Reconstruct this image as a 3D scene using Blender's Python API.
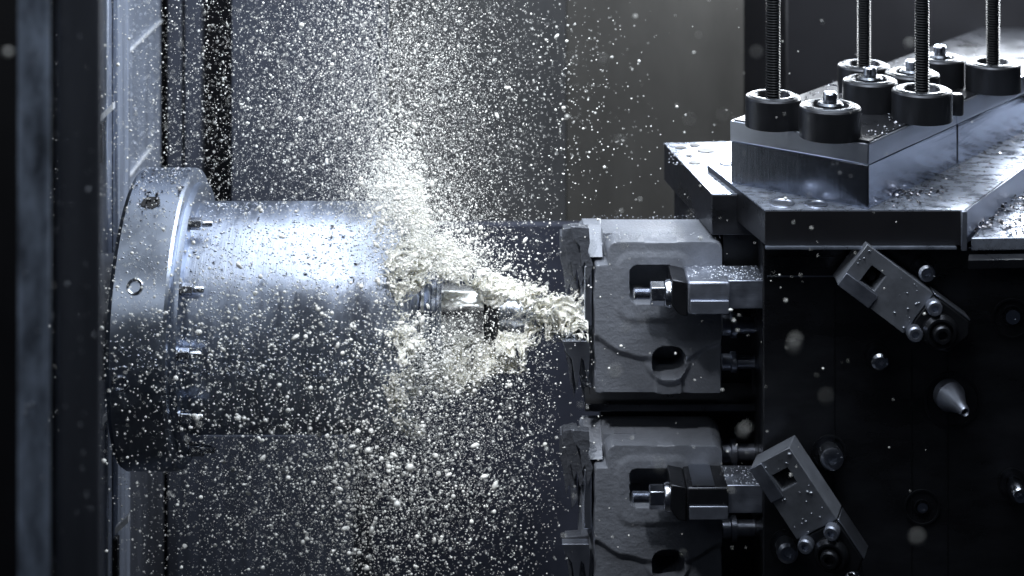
import bpy, bmesh, math, random
import numpy as np
from mathutils import Vector, Matrix
R = math.radians
random.seed(7); rng = np.random.default_rng(11)
SC = bpy.context.scene
for o in list(bpy.data.objects): bpy.data.objects.remove(o)
COL = SC.collection

# ------------------------------------------------------------ camera
D, ZC = 1.80, 0.60            # distance to the plane of the cutter, height of the camera above its middle (metres)
cam = bpy.data.cameras.new('camera'); co = bpy.data.objects.new('camera', cam); COL.objects.link(co)
co.location = (0, -D, ZC); co.rotation_euler = (R(90), 0, 0)
cam.sensor_width = 36; cam.lens = 36 * D / 1.024; cam.shift_y = -ZC / 1.024
cam.clip_start = 0.05; cam.clip_end = 50
cam.dof.use_dof = True; cam.dof.focus_distance = D - 0.06; cam.dof.aperture_fstop = 4.2
SC.camera = co
# ------------------------------------------------------------ world, lamps, exposure
w = bpy.data.worlds.new('World'); SC.world = w; w.use_nodes = True
w.node_tree.nodes['Background'].inputs[0].default_value = (0.55, 0.68, 1.0, 1)
w.node_tree.nodes['Background'].inputs[1].default_value = 0.012
SC.view_settings.view_transform = 'Standard'; SC.view_settings.look = 'None'
SC.view_settings.exposure = 0.0; SC.view_settings.gamma = 1
SC.cycles.use_denoising = True
SC.cycles.max_bounces = 6; SC.cycles.sample_clamp_indirect = 4

def area(name, loc, target, sx, sy, power, col):
    l = bpy.data.lights.new(name, 'AREA'); l.shape = 'RECTANGLE'; l.size = sx; l.size_y = sy
    l.energy = power; l.color = col
    o = bpy.data.objects.new(name, l); COL.objects.link(o); o.location = loc
    o.rotation_euler = (Vector(target) - Vector(loc)).to_track_quat('-Z', 'Y').to_euler()
    return o
area('overhead_lamp', (0.13, -0.08, 0.95), (0.13, -0.08, 0), 1.02, 1.2, 18, (0.88, 0.94, 1.0))
area('wall_lamp', (-0.12, 0.12, 0.52), (-0.12, 0.52, 0.10), 0.20, 0.06, 0.55, (0.86, 0.92, 1.0))
area('back_lamp', (0.52, 0.44, 0.31), (0.42, 0.0, 0.08), 0.60, 0.12, 8, (0.90, 0.95, 1.0))
area('side_lamp', (0.25, -0.25, 0.70), (-0.43, 0.15, 0.05), 0.25, 0.25, 2.4, (0.85, 0.92, 1.0))
area('front_lamp', (-0.75, -1.2, 0.75), (-0.05, 0, 0.0), 0.35, 0.35, 1.5, (0.88, 0.94, 1.0))  # added fill light from the front left
def spot(name, loc, target, power, deg, blend, col, size=.05):
    l = bpy.data.lights.new(name, 'SPOT'); l.energy = power; l.spot_size = R(deg); l.spot_blend = blend; l.color = col; l.shadow_soft_size = size
    o = bpy.data.objects.new(name, l); COL.objects.link(o); o.location = loc
    o.rotation_euler = (Vector(target) - Vector(loc)).to_track_quat('-Z', 'Y').to_euler(); return o
spot('splash_lamp', (-0.34, -0.85, 1.15), (-0.12, -0.02, 0.05), 92, 28, 1.0, (0.96, 0.98, 1.0))  # added spot that brightens the splash and spray
spot('casting_lamp', (0.05, -1.1, 0.95), (0.14, -0.05, 0.065), 9, 10, 1.0, (0.86, 0.93, 1.0))  # added spot that brightens the upper casting
# ------------------------------------------------------------ picture-plane helpers: a direction seen at a depth
def S(Y): return (D + Y) / D
def X(px, Y): return (px - 512) / 1000 * S(Y)
def Z(py, Y): return ZC - (ZC - (288 - py) / 1000) * S(Y)
def P(px, py, Y): return Vector((X(px, Y), Y, Z(py, Y)))
def G(px, py, z):                       # point of the horizontal plane at height z
    s = (ZC - z) / (ZC - (288 - py) / 1000)
    return Vector(((px - 512) / 1000 * s, (s - 1) * D, z))

# ------------------------------------------------------------ materials
def mat(name, col, metal=0.0, rough=0.4, bump=0.0, bscale=200, rvar=0.0, cvar=0.0, stretch=(1, 1, 1), vscale=30, coat=0.0, spec=0.5, brush=0.0, brushdir=(1, 1, 60)):
    m = bpy.data.materials.new(name); m.use_nodes = True
    nt = m.node_tree; b = nt.nodes['Principled BSDF']; L = nt.links
    b.inputs['Base Color'].default_value = (*col, 1); b.inputs['Metallic'].default_value = metal
    b.inputs['Roughness'].default_value = rough; b.inputs['Specular IOR Level'].default_value = spec
    if coat: b.inputs['Coat Weight'].default_value = coat; b.inputs['Coat Roughness'].default_value = 0.12
    tc = nt.nodes.new('ShaderNodeTexCoord')
    mp = nt.nodes.new('ShaderNodeMapping'); mp.inputs['Scale'].default_value = stretch
    L.new(tc.outputs['Object'], mp.inputs['Vector'])
    if rvar or cvar:
        n = nt.nodes.new('ShaderNodeTexNoise'); n.inputs['Scale'].default_value = vscale; n.inputs['Detail'].default_value = 6
        n.inputs['Roughness'].default_value = 0.65
        L.new(mp.outputs[0], n.inputs['Vector'])
        if rvar:
            mr = nt.nodes.new('ShaderNodeMapRange'); mr.inputs[1].default_value = 0.3; mr.inputs[2].default_value = 0.7
            mr.inputs[3].default_value = max(0.03, rough - rvar); mr.inputs[4].default_value = min(1, rough + rvar)
            L.new(n.outputs[0], mr.inputs[0]); L.new(mr.outputs[0], b.inputs['Roughness'])
        if cvar:
            mr = nt.nodes.new('ShaderNodeMapRange'); mr.inputs[1].default_value = 0.3; mr.inputs[2].default_value = 0.7
            mr.inputs[3].default_value = 1 - cvar; mr.inputs[4].default_value = 1 + cvar
            mx = nt.nodes.new('ShaderNodeVectorMath'); mx.operation = 'SCALE'; mx.inputs[0].default_value = col
            L.new(n.outputs[0], mr.inputs[0]); L.new(mr.outputs[0], mx.inputs['Scale']); L.new(mx.outputs[0], b.inputs['Base Color'])
    last = None
    if bump:
        n2 = nt.nodes.new('ShaderNodeTexNoise'); n2.inputs['Scale'].default_value = bscale; n2.inputs['Detail'].default_value = 5
        L.new(tc.outputs['Object'], n2.inputs['Vector'])
        bp = nt.nodes.new('ShaderNodeBump'); bp.inputs['Strength'].default_value = bump; bp.inputs['Distance'].default_value = 0.002
        L.new(n2.outputs[0], bp.inputs['Height']); last = bp
    if brush:
        mp2 = nt.nodes.new('ShaderNodeMapping'); mp2.inputs['Scale'].default_value = brushdir
        L.new(tc.outputs['Object'], mp2.inputs['Vector'])
        n3 = nt.nodes.new('ShaderNodeTexNoise'); n3.inputs['Scale'].default_value = 12; n3.inputs['Detail'].default_value = 4
        L.new(mp2.outputs[0], n3.inputs['Vector'])
        bp2 = nt.nodes.new('ShaderNodeBump'); bp2.inputs['Strength'].default_value = brush; bp2.inputs['Distance'].default_value = 0.001
        L.new(n3.outputs[0], bp2.inputs['Height'])
        if last: L.new(last.outputs[0], bp2.inputs['Normal'])
        last = bp2
    if last: L.new(last.outputs[0], b.inputs['Normal'])
    return m
M = {}
M['drum'] = mat('wet_ground_steel', (0.38, 0.43, 0.54), 1.0, 0.40, bump=0.16, bscale=110, rvar=0.12, cvar=0.34, stretch=(2.2, .5, .5), vscale=16, brush=0.15, brushdir=(60, 3, 3))
M['ring'] = mat('flange_steel', (0.38, 0.43, 0.53), 1.0, 0.36, bump=0.06, bscale=90, rvar=0.10, cvar=0.15, stretch=(1, 1, 1), vscale=14)
M['steel'] = mat('machined_steel', (0.50, 0.54, 0.64), 1, 0.28, rvar=0.10, cvar=0.15, vscale=40, brush=0.15, brushdir=(4, 4, 80))
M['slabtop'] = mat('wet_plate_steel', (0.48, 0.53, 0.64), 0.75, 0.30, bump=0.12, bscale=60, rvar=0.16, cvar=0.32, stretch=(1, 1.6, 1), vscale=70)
M['bright'] = mat('bright_plate_edge', (0.62, 0.66, 0.76), 1, 0.34, rvar=0.05, cvar=0.06, vscale=30, brush=0.10, brushdir=(8, 8, 40))
M['block'] = mat('block_steel', (0.22, 0.24, 0.29), 1, 0.22, rvar=0.06, cvar=0.10, vscale=20, brush=0.12, brushdir=(40, 40, 2))
M['dark'] = mat('black_oxide', (0.025, 0.027, 0.032), 0.6, 0.38, bump=0.05, bscale=300, rvar=0.12, vscale=60)
M['black'] = mat('black_panel', (0.006, 0.006, 0.009), 0.0, 0.6, rvar=0.1, cvar=0.3, vscale=8)
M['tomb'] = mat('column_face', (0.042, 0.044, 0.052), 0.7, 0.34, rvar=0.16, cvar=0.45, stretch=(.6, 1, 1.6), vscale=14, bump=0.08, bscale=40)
M['ground'] = mat('ground_steel_face', (0.66, 0.71, 0.84), 1, 0.16, rvar=0.04, cvar=0.12, stretch=(1, 1, 14), vscale=10, brush=0.15, brushdir=(1, 1, 30))  # block steel made paler: gleam of the right faces put into the colour
M['coated'] = mat('coolant_coated_steel', (0.80, 0.81, 0.82), 1.0, 0.16, rvar=.1, cvar=.12, vscale=50)
M['whiteedge'] = mat('bright_worn_edge', (0.72, 0.75, 0.80), 0.1, 0.3, rvar=.1, cvar=.12, vscale=50)  # light on the ledge tops and latch lips put into a pale colour
M['swing'] = mat('satin_clamp_steel', (0.20, 0.215, 0.25), 0.35, 0.36, rvar=.1, cvar=.2, vscale=60, bump=.05, bscale=150)
M['disc'] = mat('blued_steel_nut', (0.060, 0.063, 0.072), 0.85, 0.36, bump=0.05, bscale=250, rvar=0.1, vscale=50)
M['disctop'] = mat('wet_nut_top', (0.12, 0.13, 0.15), 1, 0.30, bump=0.25, bscale=140, rvar=0.15, vscale=50)
M['rod'] = mat('threaded_black_rod', (0.006, 0.007, 0.009), 0.0, 0.36, spec=.10)
M['chrome'] = mat('bright_steel', (0.55, 0.58, 0.65), 1, 0.18, rvar=0.08, vscale=60)
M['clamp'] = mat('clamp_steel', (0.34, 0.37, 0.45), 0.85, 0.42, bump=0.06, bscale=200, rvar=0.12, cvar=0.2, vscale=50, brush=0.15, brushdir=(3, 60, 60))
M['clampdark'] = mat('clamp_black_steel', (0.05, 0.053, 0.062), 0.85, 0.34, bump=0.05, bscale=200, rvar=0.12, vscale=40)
M['cast'] = mat('grey_cast_iron', (0.185, 0.20, 0.235), 0.2, 0.38, bump=0.28, bscale=380, rvar=0.08, cvar=0.18, vscale=25, brush=0.25, brushdir=(0.6, 0.6, 14))
M['torn'] = mat('torn_iron', (0.12, 0.13, 0.155), 0.5, 0.34, bump=1.0, bscale=130, rvar=0.1, vscale=40)
M['wall'] = mat('painted_chamber_wall', (0.068, 0.075, 0.098), 0.1, 0.42, bump=0.02, bscale=20, rvar=0.06, cvar=0.16, stretch=(6, 6, 0.35), vscale=9)
M['wallwarm'] = mat('grey_brown_wall', (0.076, 0.073, 0.068), 0.1, 0.46, rvar=0.06, cvar=0.14, stretch=(2, 2, .7), vscale=9)
M['side'] = mat('streaked_side_wall', (0.30, 0.34, 0.43), 0.3, 0.36, rvar=0.12, cvar=0.5, stretch=(8, 8, 0.25), vscale=20, bump=0.15, bscale=60, brush=.6, brushdir=(20, 20, 1))
M['jamb'] = mat('door_steel', (0.30, 0.36, 0.47), 0.15, 0.42, rvar=0.1, cvar=0.75, stretch=(1.5, 1.5, 0.5), vscale=45, bump=0.12, bscale=60)
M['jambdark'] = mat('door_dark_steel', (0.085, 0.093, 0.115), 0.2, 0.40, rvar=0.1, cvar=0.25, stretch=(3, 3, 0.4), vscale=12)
M['edge'] = mat('door_edge_steel', (0.42, 0.47, 0.58), 0.8, 0.32, rvar=0.1, cvar=0.3, stretch=(2, 2, 0.4), vscale=20)
M['swarf'] = mat('metal_chips', (0.20, 0.20, 0.22), 1, 0.30, cvar=0.5, vscale=90)
M['milk'] = mat('milky_coolant', (0.90, 0.90, 0.87), 0, 0.22, spec=0.6)
M['foam'] = mat('coolant_foam', (0.95, 0.94, 0.86), 0, 0.10, spec=0.7, cvar=0.06, vscale=60)
M['foam'].node_tree.nodes['Principled BSDF'].inputs['Transmission Weight'].default_value = 0.06
for k in ('milk', 'foam'):
    b = M[k].node_tree.nodes['Principled BSDF']
    b.inputs['Subsurface Weight'].default_value = 0.35 if k == 'foam' else 0.0; b.inputs['Subsurface Radius'].default_value = (1, .95, .8); b.inputs['Subsurface Scale'].default_value = .003
M['bead'] = mat('coolant_beads', (0.60, 0.64, 0.72), 0.3, 0.12, spec=0.8)

# ------------------------------------------------------------ building helpers
def tag(o, label, cat, group=None):
    o['label'] = label; o['category'] = cat
    if group: o['group'] = group
    return o
def struct(o): o['kind'] = 'structure'; return o
def empty(name, loc=(0, 0, 0)):
    o = bpy.data.objects.new(name, None); COL.objects.link(o); o.location = loc; o.empty_display_size = 0.02
    return o
def mesh(name, verts, faces, m, parent=None, smooth=35, bevel=0, seg=2, world=True):
    me = bpy.data.meshes.new(name); me.from_pydata([tuple(v) for v in verts], [], [tuple(f) for f in faces]); me.validate()
    bm = bmesh.new(); bm.from_mesh(me); bmesh.ops.recalc_face_normals(bm, faces=bm.faces); bm.to_mesh(me); bm.free()
    me.materials.append(m if not isinstance(m, str) else M[m])
    if smooth:
        me.shade_smooth(); me.set_sharp_from_angle(angle=R(smooth))
    o = bpy.data.objects.new(name, me); COL.objects.link(o)
    if parent:
        o.parent = parent
        if world:
            mw = Matrix.Translation(parent.location) if parent.parent is None else None
            # vertices are given in world space: shift them into the parent's frame
            root = parent
            off = Vector((0, 0, 0))
            while root: off += root.location; root = root.parent
            me.transform(Matrix.Translation(-off))
    if bevel:
        b = o.modifiers.new('bevel', 'BEVEL'); b.width = bevel; b.segments = seg; b.limit_method = 'ANGLE'; b.angle_limit = R(40)
        b.harden_normals = False
    return o
class MB:
    def __init__(s): s.v = []; s.f = []
    def add(s, v, f):
        n = len(s.v); s.v += [Vector(x) for x in v]; s.f += [[i + n for i in q] for q in f]; return s
    def box(s, x0, x1, y0, y1, z0, z1, M4=None):
        v = [Vector((x, y, z)) for z in (z0, z1) for y in (y0, y1) for x in (x0, x1)]
        if M4: v = [M4 @ q for q in v]
        return s.add(v, [(0, 2, 3, 1), (4, 5, 7, 6), (0, 1, 5, 4), (2, 6, 7, 3), (0, 4, 6, 2), (1, 3, 7, 5)])
    def prism(s, poly, z0, z1):          # polygon in plan
        n = len(poly)
        v = [(p[0], p[1], z0) for p in poly] + [(p[0], p[1], z1) for p in poly]
        return s.add(v, [list(range(n))[::-1], list(range(n, 2 * n))] + [(i, (i + 1) % n, n + (i + 1) % n, n + i) for i in range(n)])
    def prismY(s, poly, y0, y1, M4=None):  # polygon facing the camera
        n = len(poly)
        v = [Vector((p[0], y0, p[1])) for p in poly] + [Vector((p[0], y1, p[1])) for p in poly]
        if M4: v = [M4 @ q for q in v]
        return s.add(v, [list(range(n)), list(range(n, 2 * n))[::-1]] + [(i, n + i, n + (i + 1) % n, (i + 1) % n) for i in range(n)])
    def lathe(s, prof, p, axis, n=48, ph=0, closed=False):   # prof = [(distance along the axis, radius)]
        axis = Vector(axis).normalized(); q = axis.to_track_quat('Z', 'Y').to_matrix(); p = Vector(p)
        v = []
        for (t, r) in prof:
            for k in range(n):
                a = 2 * math.pi * k / n + ph
                v.append(p + q @ Vector((r * math.cos(a), r * math.sin(a), t)))
        m = len(prof); f = []
        rngm = range(m) if closed else range(m - 1)
        for j in rngm:
            j2 = (j + 1) % m
            for k in range(n):
                f.append((j * n + k, j * n + (k + 1) % n, j2 * n + (k + 1) % n, j2 * n + k))
        if not closed:
            f.append(list(range(n))[::-1]); f.append(list(range((m - 1) * n, m * n)))
        return s.add(v, f)
    def tube(s, a, b, r, n=24): 
        a = Vector(a); b = Vector(b); return s.lathe([(0, r), ((b - a).length, r)], a, b - a, n)
    def build(s, name, m, parent=None, **k): return mesh(name, s.v, s.f, m, parent, **k)
def pbox(px0, px1, py0, py1, Yf, Yb):     # a box whose front face is seen at these picture limits
    return MB().box(X(px0, Yf), X(px1, Yf), Yf, Yb, Z(py1, Yf), Z(py0, Yf))

# ------------------------------------------------------------ numpy noise
def lattice(seed, n=32):
    return np.random.default_rng(seed).random((n, n, n)).astype(np.float32) * 2 - 1
def noise3(p, seed, freq):
    L = lattice(seed); n = L.shape[0]
    q = p * freq; i = np.floor(q).astype(int); t = q - i; t = t * t * (3 - 2 * t)
    i0 = i % n; i1 = (i + 1) % n
    def g(a, b, c): return L[a, b, c]
    x0, y0, z0 = i0[..., 0], i0[..., 1], i0[..., 2]; x1, y1, z1 = i1[..., 0], i1[..., 1], i1[..., 2]
    tx, ty, tz = t[..., 0], t[..., 1], t[..., 2]
    a = g(x0, y0, z0) * (1 - tx) + g(x1, y0, z0) * tx; b = g(x0, y1, z0) * (1 - tx) + g(x1, y1, z0) * tx
    c = g(x0, y0, z1) * (1 - tx) + g(x1, y0, z1) * tx; d = g(x0, y1, z1) * (1 - tx) + g(x1, y1, z1) * tx
    return (a * (1 - ty) + b * ty) * (1 - tz) + (c * (1 - ty) + d * ty) * tz
def surface_nets(F, origin, h):
    ins = F > 0; nx, ny, nz = F.shape
    acc = np.zeros((nx - 1, ny - 1, nz - 1, 3)); cnt = np.zeros((nx - 1, ny - 1, nz - 1))
    cs = [(a, b, c) for a in (0, 1) for b in (0, 1) for c in (0, 1)]
    def sub(A, o): return A[o[0]:nx - 1 + o[0], o[1]:ny - 1 + o[1], o[2]:nz - 1 + o[2]]
    for a in cs:
        for ax in range(3):
            if a[ax] == 0:
                b = list(a); b[ax] = 1
                fa, fb = sub(F, a), sub(F, b); m = (fa > 0) != (fb > 0)
                t = np.where(m, fa / np.where(m, fa - fb, 1), 0)
                for k in range(3):
                    acc[..., k] += np.where(m, a[k] + (t if k == ax else 0), 0)
                cnt += m
    act = cnt > 0; idx = -np.ones(act.shape, int); idx[act] = np.arange(act.sum())
    cell = np.argwhere(act); V = (cell + acc[act] / cnt[act][:, None]) * h + np.array(origin)
    faces = []
    for ax in range(3):
        u, v = (ax + 1) % 3, (ax + 2) % 3
        sl0 = [slice(None)] * 3; sl1 = [slice(None)] * 3
        sl0[ax] = slice(0, -1); sl1[ax] = slice(1, None)
        A, B = ins[tuple(sl0)], ins[tuple(sl1)]
        e = np.argwhere(A != B)
        ok = (e[:, u] > 0) & (e[:, v] > 0) & (e[:, u] < F.shape[u] - 1) & (e[:, v] < F.shape[v] - 1); e = e[ok]
        fl = ins[e[:, 0], e[:, 1], e[:, 2]]
        q = []
        for (du, dv) in ((0, 0), (-1, 0), (-1, -1), (0, -1)):
            c = e.copy(); c[:, u] += du; c[:, v] += dv; q.append(idx[c[:, 0], c[:, 1], c[:, 2]])
        q = np.stack(q, 1); q[~fl] = q[~fl][:, ::-1]; faces.append(q)
    return V, np.concatenate(faces)
def np_mesh(name, V, Fq, m, smooth=True):
    me = bpy.data.meshes.new(name); V = np.asarray(V, np.float32); Fq = np.asarray(Fq, np.int32); k = Fq.shape[1]
    me.vertices.add(len(V)); me.vertices.foreach_set('co', V.ravel())
    me.loops.add(Fq.size); me.loops.foreach_set('vertex_index', Fq.ravel())
    me.polygons.add(len(Fq)); me.polygons.foreach_set('loop_start', np.arange(0, Fq.size, k, dtype=np.int32))
    me.update(calc_edges=True); me.validate()
    me.materials.append(M[m])
    if smooth: me.shade_smooth()
    o = bpy.data.objects.new(name, me); COL.objects.link(o); return o
def ico(sub):
    bm = bmesh.new(); bmesh.ops.create_icosphere(bm, subdivisions=sub, radius=1)
    v = np.array([x.co for x in bm.verts]); f = np.array([[y.index for y in q.verts] for q in bm.faces]); bm.free(); return v, f
ICO = {k: ico(k) for k in (1, 2)}
OCT = (np.array([(1, 0, 0), (-1, 0, 0), (0, 1, 0), (0, -1, 0), (0, 0, 1), (0, 0, -1)], float),
       np.array([(0, 2, 4), (2, 1, 4), (1, 3, 4), (3, 0, 4), (2, 0, 5), (1, 2, 5), (3, 1, 5), (0, 3, 5)]))
def balls(C, r, base, sc=None):
    v, f = base; n = len(C)
    s = r[:, None, None] if sc is None else r[:, None, None] * sc[:, None, :]
    V = (v[None] * s + C[:, None, :]).reshape(-1, 3)
    F = (f[None] + (np.arange(n) * len(v))[:, None, None]).reshape(-1, 3)
    return V, F
def join_np(parts):
    V, F, n = [], [], 0
    for v, f in parts: V.append(v); F.append(f + n); n += len(v)
    return np.concatenate(V), np.concatenate(F)

# ============================================================ THE CHAMBER
WY = 0.52
wall = MB().box(X(232, WY), X(378, WY), WY, WY + .03, -1.0, 1.0).build('back_wall', 'wall'); struct(wall)
w2 = MB().box(X(391, WY), X(566, WY), WY, WY + .03, -1.0, 1.0).build('back_wall', mat('dull_wall_paint', (0.066, 0.067, 0.070), 0.1, 0.46, rvar=.06, cvar=.14, stretch=(2, 2, .7), vscale=9)); struct(w2)
w3 = MB().box(X(566, WY) + .001, X(744, WY), WY + .002, WY + .03, -1.0, 1.0).build('back_wall', 'wallwarm'); struct(w3)
g1 = MB().box(X(380, WY), X(389, WY), WY + .004, WY + .03, -1.0, 1.0).build('wall_seam', 'wall'); struct(g1)
bk = MB().box(-1.2, 1.6, WY + .06, WY + .08, -1.0, 1.0).build('back_wall', 'black'); struct(bk)
for a, b, dy in ((168, 181, 0), (184, 200, .008)):
    struct(MB().box(X(a, WY), X(b, WY), WY + dy, WY + .03, -1.0, 1.0).build('back_wall', 'wall'))
rp = MB().box(X(788, .45), X(1090, .45), .45, .47, -1.0, 1.0).build('back_wall', 'black'); struct(rp)
# lower dark apron in front of the wall
ap = MB().box(X(372, .44), X(760, .44), .44, .46, -1.0, Z(226, .44)).build('lower_wall', mat('dark_blue_apron', (0.045, 0.050, 0.072), 0.2, 0.4, cvar=0.3, rvar=.1, vscale=8)); struct(ap)
l2 = MB().box(X(178, .40), X(352, .40), .40, .42, -1.0, Z(436, .40)).build('lower_wall', mat('lower_panel_paint', (0.085, 0.095, 0.125), 0.2, 0.4, cvar=0.3, stretch=(6, 6, .3), vscale=12)); struct(l2)
fl = MB().box(-1.2, 1.6, -1.2, .6, -1.05, -1.0).build('floor', 'black'); struct(fl)
# side wall on the left, running back
SX = -0.449
sw = empty('side_wall', (SX, .3, -1)); struct(sw)
MB().box(SX - .02, SX, .13, .50, -1, 1).build('wall_panel', 'side', sw)
MB().box(SX, SX + .004, .13, .498, -1, -.135).build('lower_panel', 'jambdark', sw)  # dark sheet standing in for the spindle's shadow on the wall
def ledge(z, y0, y1, d=.004, t=.003):
    MB().box(SX, SX + d, y0, y1, z - t / 2, z + t / 2).build('ledge', 'whiteedge', sw, bevel=.001)
zl = ZC - (ZC - (.288 - .020)) * S(.50)
ledge(zl, .15, .495)
z2 = ZC - (ZC - (.288 - .150)) * S(.42); ledge(z2, .14, .42, .004, .003)
z3 = ZC - (ZC - (.288 - .165)) * S(.42); ledge(z3, .14, .40, .004, .003)
# door frame in the foreground, out of focus
door = tag(empty('sliding_door_frame', (-.33, -.62, -1)), 'blurred vertical steel door frame with a dark channel at the left edge', 'door frame')
YD = -.62
MB().box(X(-120, YD), X(18, YD), YD, YD + .006, -1, .9).build('outer_strip', 'black', door)
MB().box(X(18.5, YD), X(50, YD), YD - .004, YD + .004, -1, .9).build('steel_strip', 'jamb', door, bevel=.002)
MB().box(X(54, YD), X(99, YD), YD + .004, YD + .010, -1, .9).build('channel_strip', 'jambdark', door, bevel=.002)
YE = .08
post = tag(empty('door_post', (X(100, YE), YE, -1)), 'pale steel post with small bright latches between the door channel and the side wall', 'post')
MB().box(X(84, YE), X(108, YE), YE, YE + .08, -1, .9).build('post_body', 'edge', post, bevel=.002)
MB().box(X(108.5, YE), X(114, YE), YE + .02, YE + .08, -1, .9).build('post_lip', 'side', post, bevel=.001)
def latch(px, py0, py1):
    lt = empty('latch', (X(px, YE), YE, Z(py1, YE))); lt.parent = post; lt.location -= post.location
    c = Vector((X(px, YE), YE, 0))
    MB().box(X(px - 4, YE), X(px + 1, YE), YE - .012, YE - .001, Z(py1, YE), Z(py0, YE)).build('latch_body', 'dark', lt, bevel=.001)
    m = MB(); a = P(px - 4, py0 + 1, YE - .013); b_ = P(px + 9, py0 - 11, YE - .013)
    m.add([a, a + Vector((0, 0, .007)), b_ + Vector((0, 0, .007)), b_, a + Vector((0, .01, 0)), a + Vector((0, .01, .007)), b_ + Vector((0, .01, .007)), b_ + Vector((0, .01, 0))],
          [(0, 1, 2, 3), (4, 7, 6, 5), (0, 4, 5, 1), (3, 2, 6, 7), (1, 5, 6, 2), (0, 3, 7, 4)])
    m.build('latch_lip', 'whiteedge', lt)
latch(104, 121, 160); latch(106, 424, 426); latch(119, 534, 575)

# ============================================================ SPINDLE
AZ = -0.0276
sp = tag(empty('spindle_head', (-.30, 0, AZ - .11)), 'big horizontal steel spindle cylinder with a bolted flange ring, splashed with coolant', 'spindle')
AX = (1, 0, 0)
def O(x): return (x, 0, AZ)
xr0, xr1 = -.377, -.3185
prof = [(0, .130), (.002, .1405), (.006, .1430), (xr1 - xr0 - .004, .1430), (xr1 - xr0 - .001, .1415), (xr1 - xr0, .139)]
ring = MB().lathe(prof, O(xr0), AX, 160).build('flange_ring', 'ring', sp, smooth=25)
MB().lathe([(0, .129), (.006, .129), (.0065, .127)], O(xr1 + .0002), AX, 128).build('step_ring', 'ring', sp, smooth=25)
xd = X(407, -.105)
drum = MB().lathe([(0, .1102), (xd - xr1 - .008, .1102), (xd - xr1 - .004, .109), (xd - xr1 - .001, .106), (xd - xr1, .101), (xd - xr1, .05)], O(xr1 + .0005), AX, 200).build('spindle_drum', 'drum', sp, smooth=25)
MB().lathe([(0, .06), (.06, .06)], O(xr0 - .062), AX, 96).build('rear_collar', 'jambdark', sp, smooth=25)
def ringpt(ang, r, x): return Vector((x, -r * math.cos(ang), AZ + r * math.sin(ang)))
def bolt_on(ang):
    p = ringpt(ang, .124, xr1 + .0065)
    b = MB().lathe([(0, .0075), (.0015, .0075)], p, AX, 24).build('washer', 'chrome', sp)
    m = MB().lathe([(0, .0062), (.009, .0062), (.0105, .0052)], p + Vector((.0015, 0, 0)), AX, 6, ph=.3)
    n = m.build('hex_nut', 'chrome', sp, smooth=0, bevel=.0006)
    MB().lathe([(.0, .0032), (.009, .0032), (.010, .0025)], p + Vector((.0125, 0, 0)), AX, 16).build('stud', 'chrome', n)
for py in (228, 291, 352, 412, 447):
    t = math.atan((ZC - (288 - py) / 1000) / D); off = math.atan((ZC - AZ) / D) - t
    sn = max(-.98, min(.98, math.hypot(D, ZC - AZ) * math.sin(off) / .124))
    bolt_on(math.asin(sn) + math.atan((ZC - AZ) / D))
for ang in (R(150), R(-70), R(-110), R(-150)): bolt_on(ang)
# plugs on the outside of the ring, and a square socket
for px, py in ((135, 289), (120, 379)):
    t = math.atan((ZC - (288 - py) / 1000) / D); off = math.atan((ZC - AZ) / D) - t
    a = math.asin(1.905 * math.sin(off) / .143) + math.atan((ZC - AZ) / D)
    n = Vector((0, -math.cos(a), math.sin(a))); y = -.143 * math.cos(a)
    c = Vector((X(px, y), y, AZ + .143 * math.sin(a)))
    e = MB().lathe([(-.004, .0078), (.0008, .0078), (.0016, .0068), (.0010, .0052), (-.001, .0045)], c, n, 32).build('plug', 'chrome', sp)
a = math.asin(1.905 * math.sin(math.atan((ZC - AZ) / D) - math.atan((ZC - .08) / D)) / .143) + math.atan((ZC - AZ) / D)
n = Vector((0, -math.cos(a), math.sin(a))); t_ = Vector((0, math.sin(a), math.cos(a))); y = -.143 * math.cos(a)
c = Vector((X(150, y), y, AZ + .143 * math.sin(a)))
m = MB()
v = [c + n * .0006 + Vector((1, 0, 0)) * (random.uniform(.7, 1.2) * .011 * math.cos(k * math.pi / 5)) + t_ * (random.uniform(.75, 1.2) * .0085 * math.sin(k * math.pi / 5)) for k in range(10)]
m.add(v + [q - n * .003 for q in v], [list(range(10)), list(range(10, 20))[::-1]] + [(i, 10 + i, 10 + (i + 1) % 10, (i + 1) % 10) for i in range(10)])
m.build('lifting_socket', 'black', sp, smooth=0)

# tool holder and cutter
th = tag(empty('tool_holder', (xd, 0, AZ - .04)), 'steel tool holder and cutter reaching from the spindle to the upper casting through the splash', 'tool')
xs = xd
def at(px): return X(px, -.03)
MB().lathe([(0, .050), (.006, .050), (.008, .046)], O(xs + .0005), AX, 96).build('spindle_nose', 'steel', th)
MB().lathe([(0, .030), (at(419) - xs, .030)], O(xs + .0086), AX, 64).build('taper', 'coated', th)
MB().lathe([(0, .043), (.0045, .0445), (.006, .0445), (.0075, .038), (.011, .038), (.0125, .0445), (.015, .0445), (.017, .041)], O(at(424)), AX, 96).build('grip_flange', 'steel', th, smooth=20)
MB().lathe([(0, .031), (at(486) - at(441) - .002, .029), (at(486) - at(441), .027)], O(at(441)), AX, 64).build('holder_body', 'coated', th)
MB().lathe([(0, .030), (.003, .034), (.009, .034), (.012, .029)], O(at(486) + .0004), AX, 64).build('collet_nut', 'dark', th, smooth=20)
MB().lathe([(0, .0175), (at(545) - at(499), .0165)], O(at(499)), AX, 48).build('cutter_shank', 'steel', th)
nfl = 160; v = []; f = []; nk = 24; Lc = at(588) - at(545)
for j in range(61):
    for k in range(nk):
        a = 2 * math.pi * k / nk; tw = j / 60 * 3.2
        r = .0205 if math.cos(2 * (a - tw)) > .1 else .0135
        v.append((at(545) + Lc * j / 60, -r * math.cos(a), AZ + r * math.sin(a)))
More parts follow.
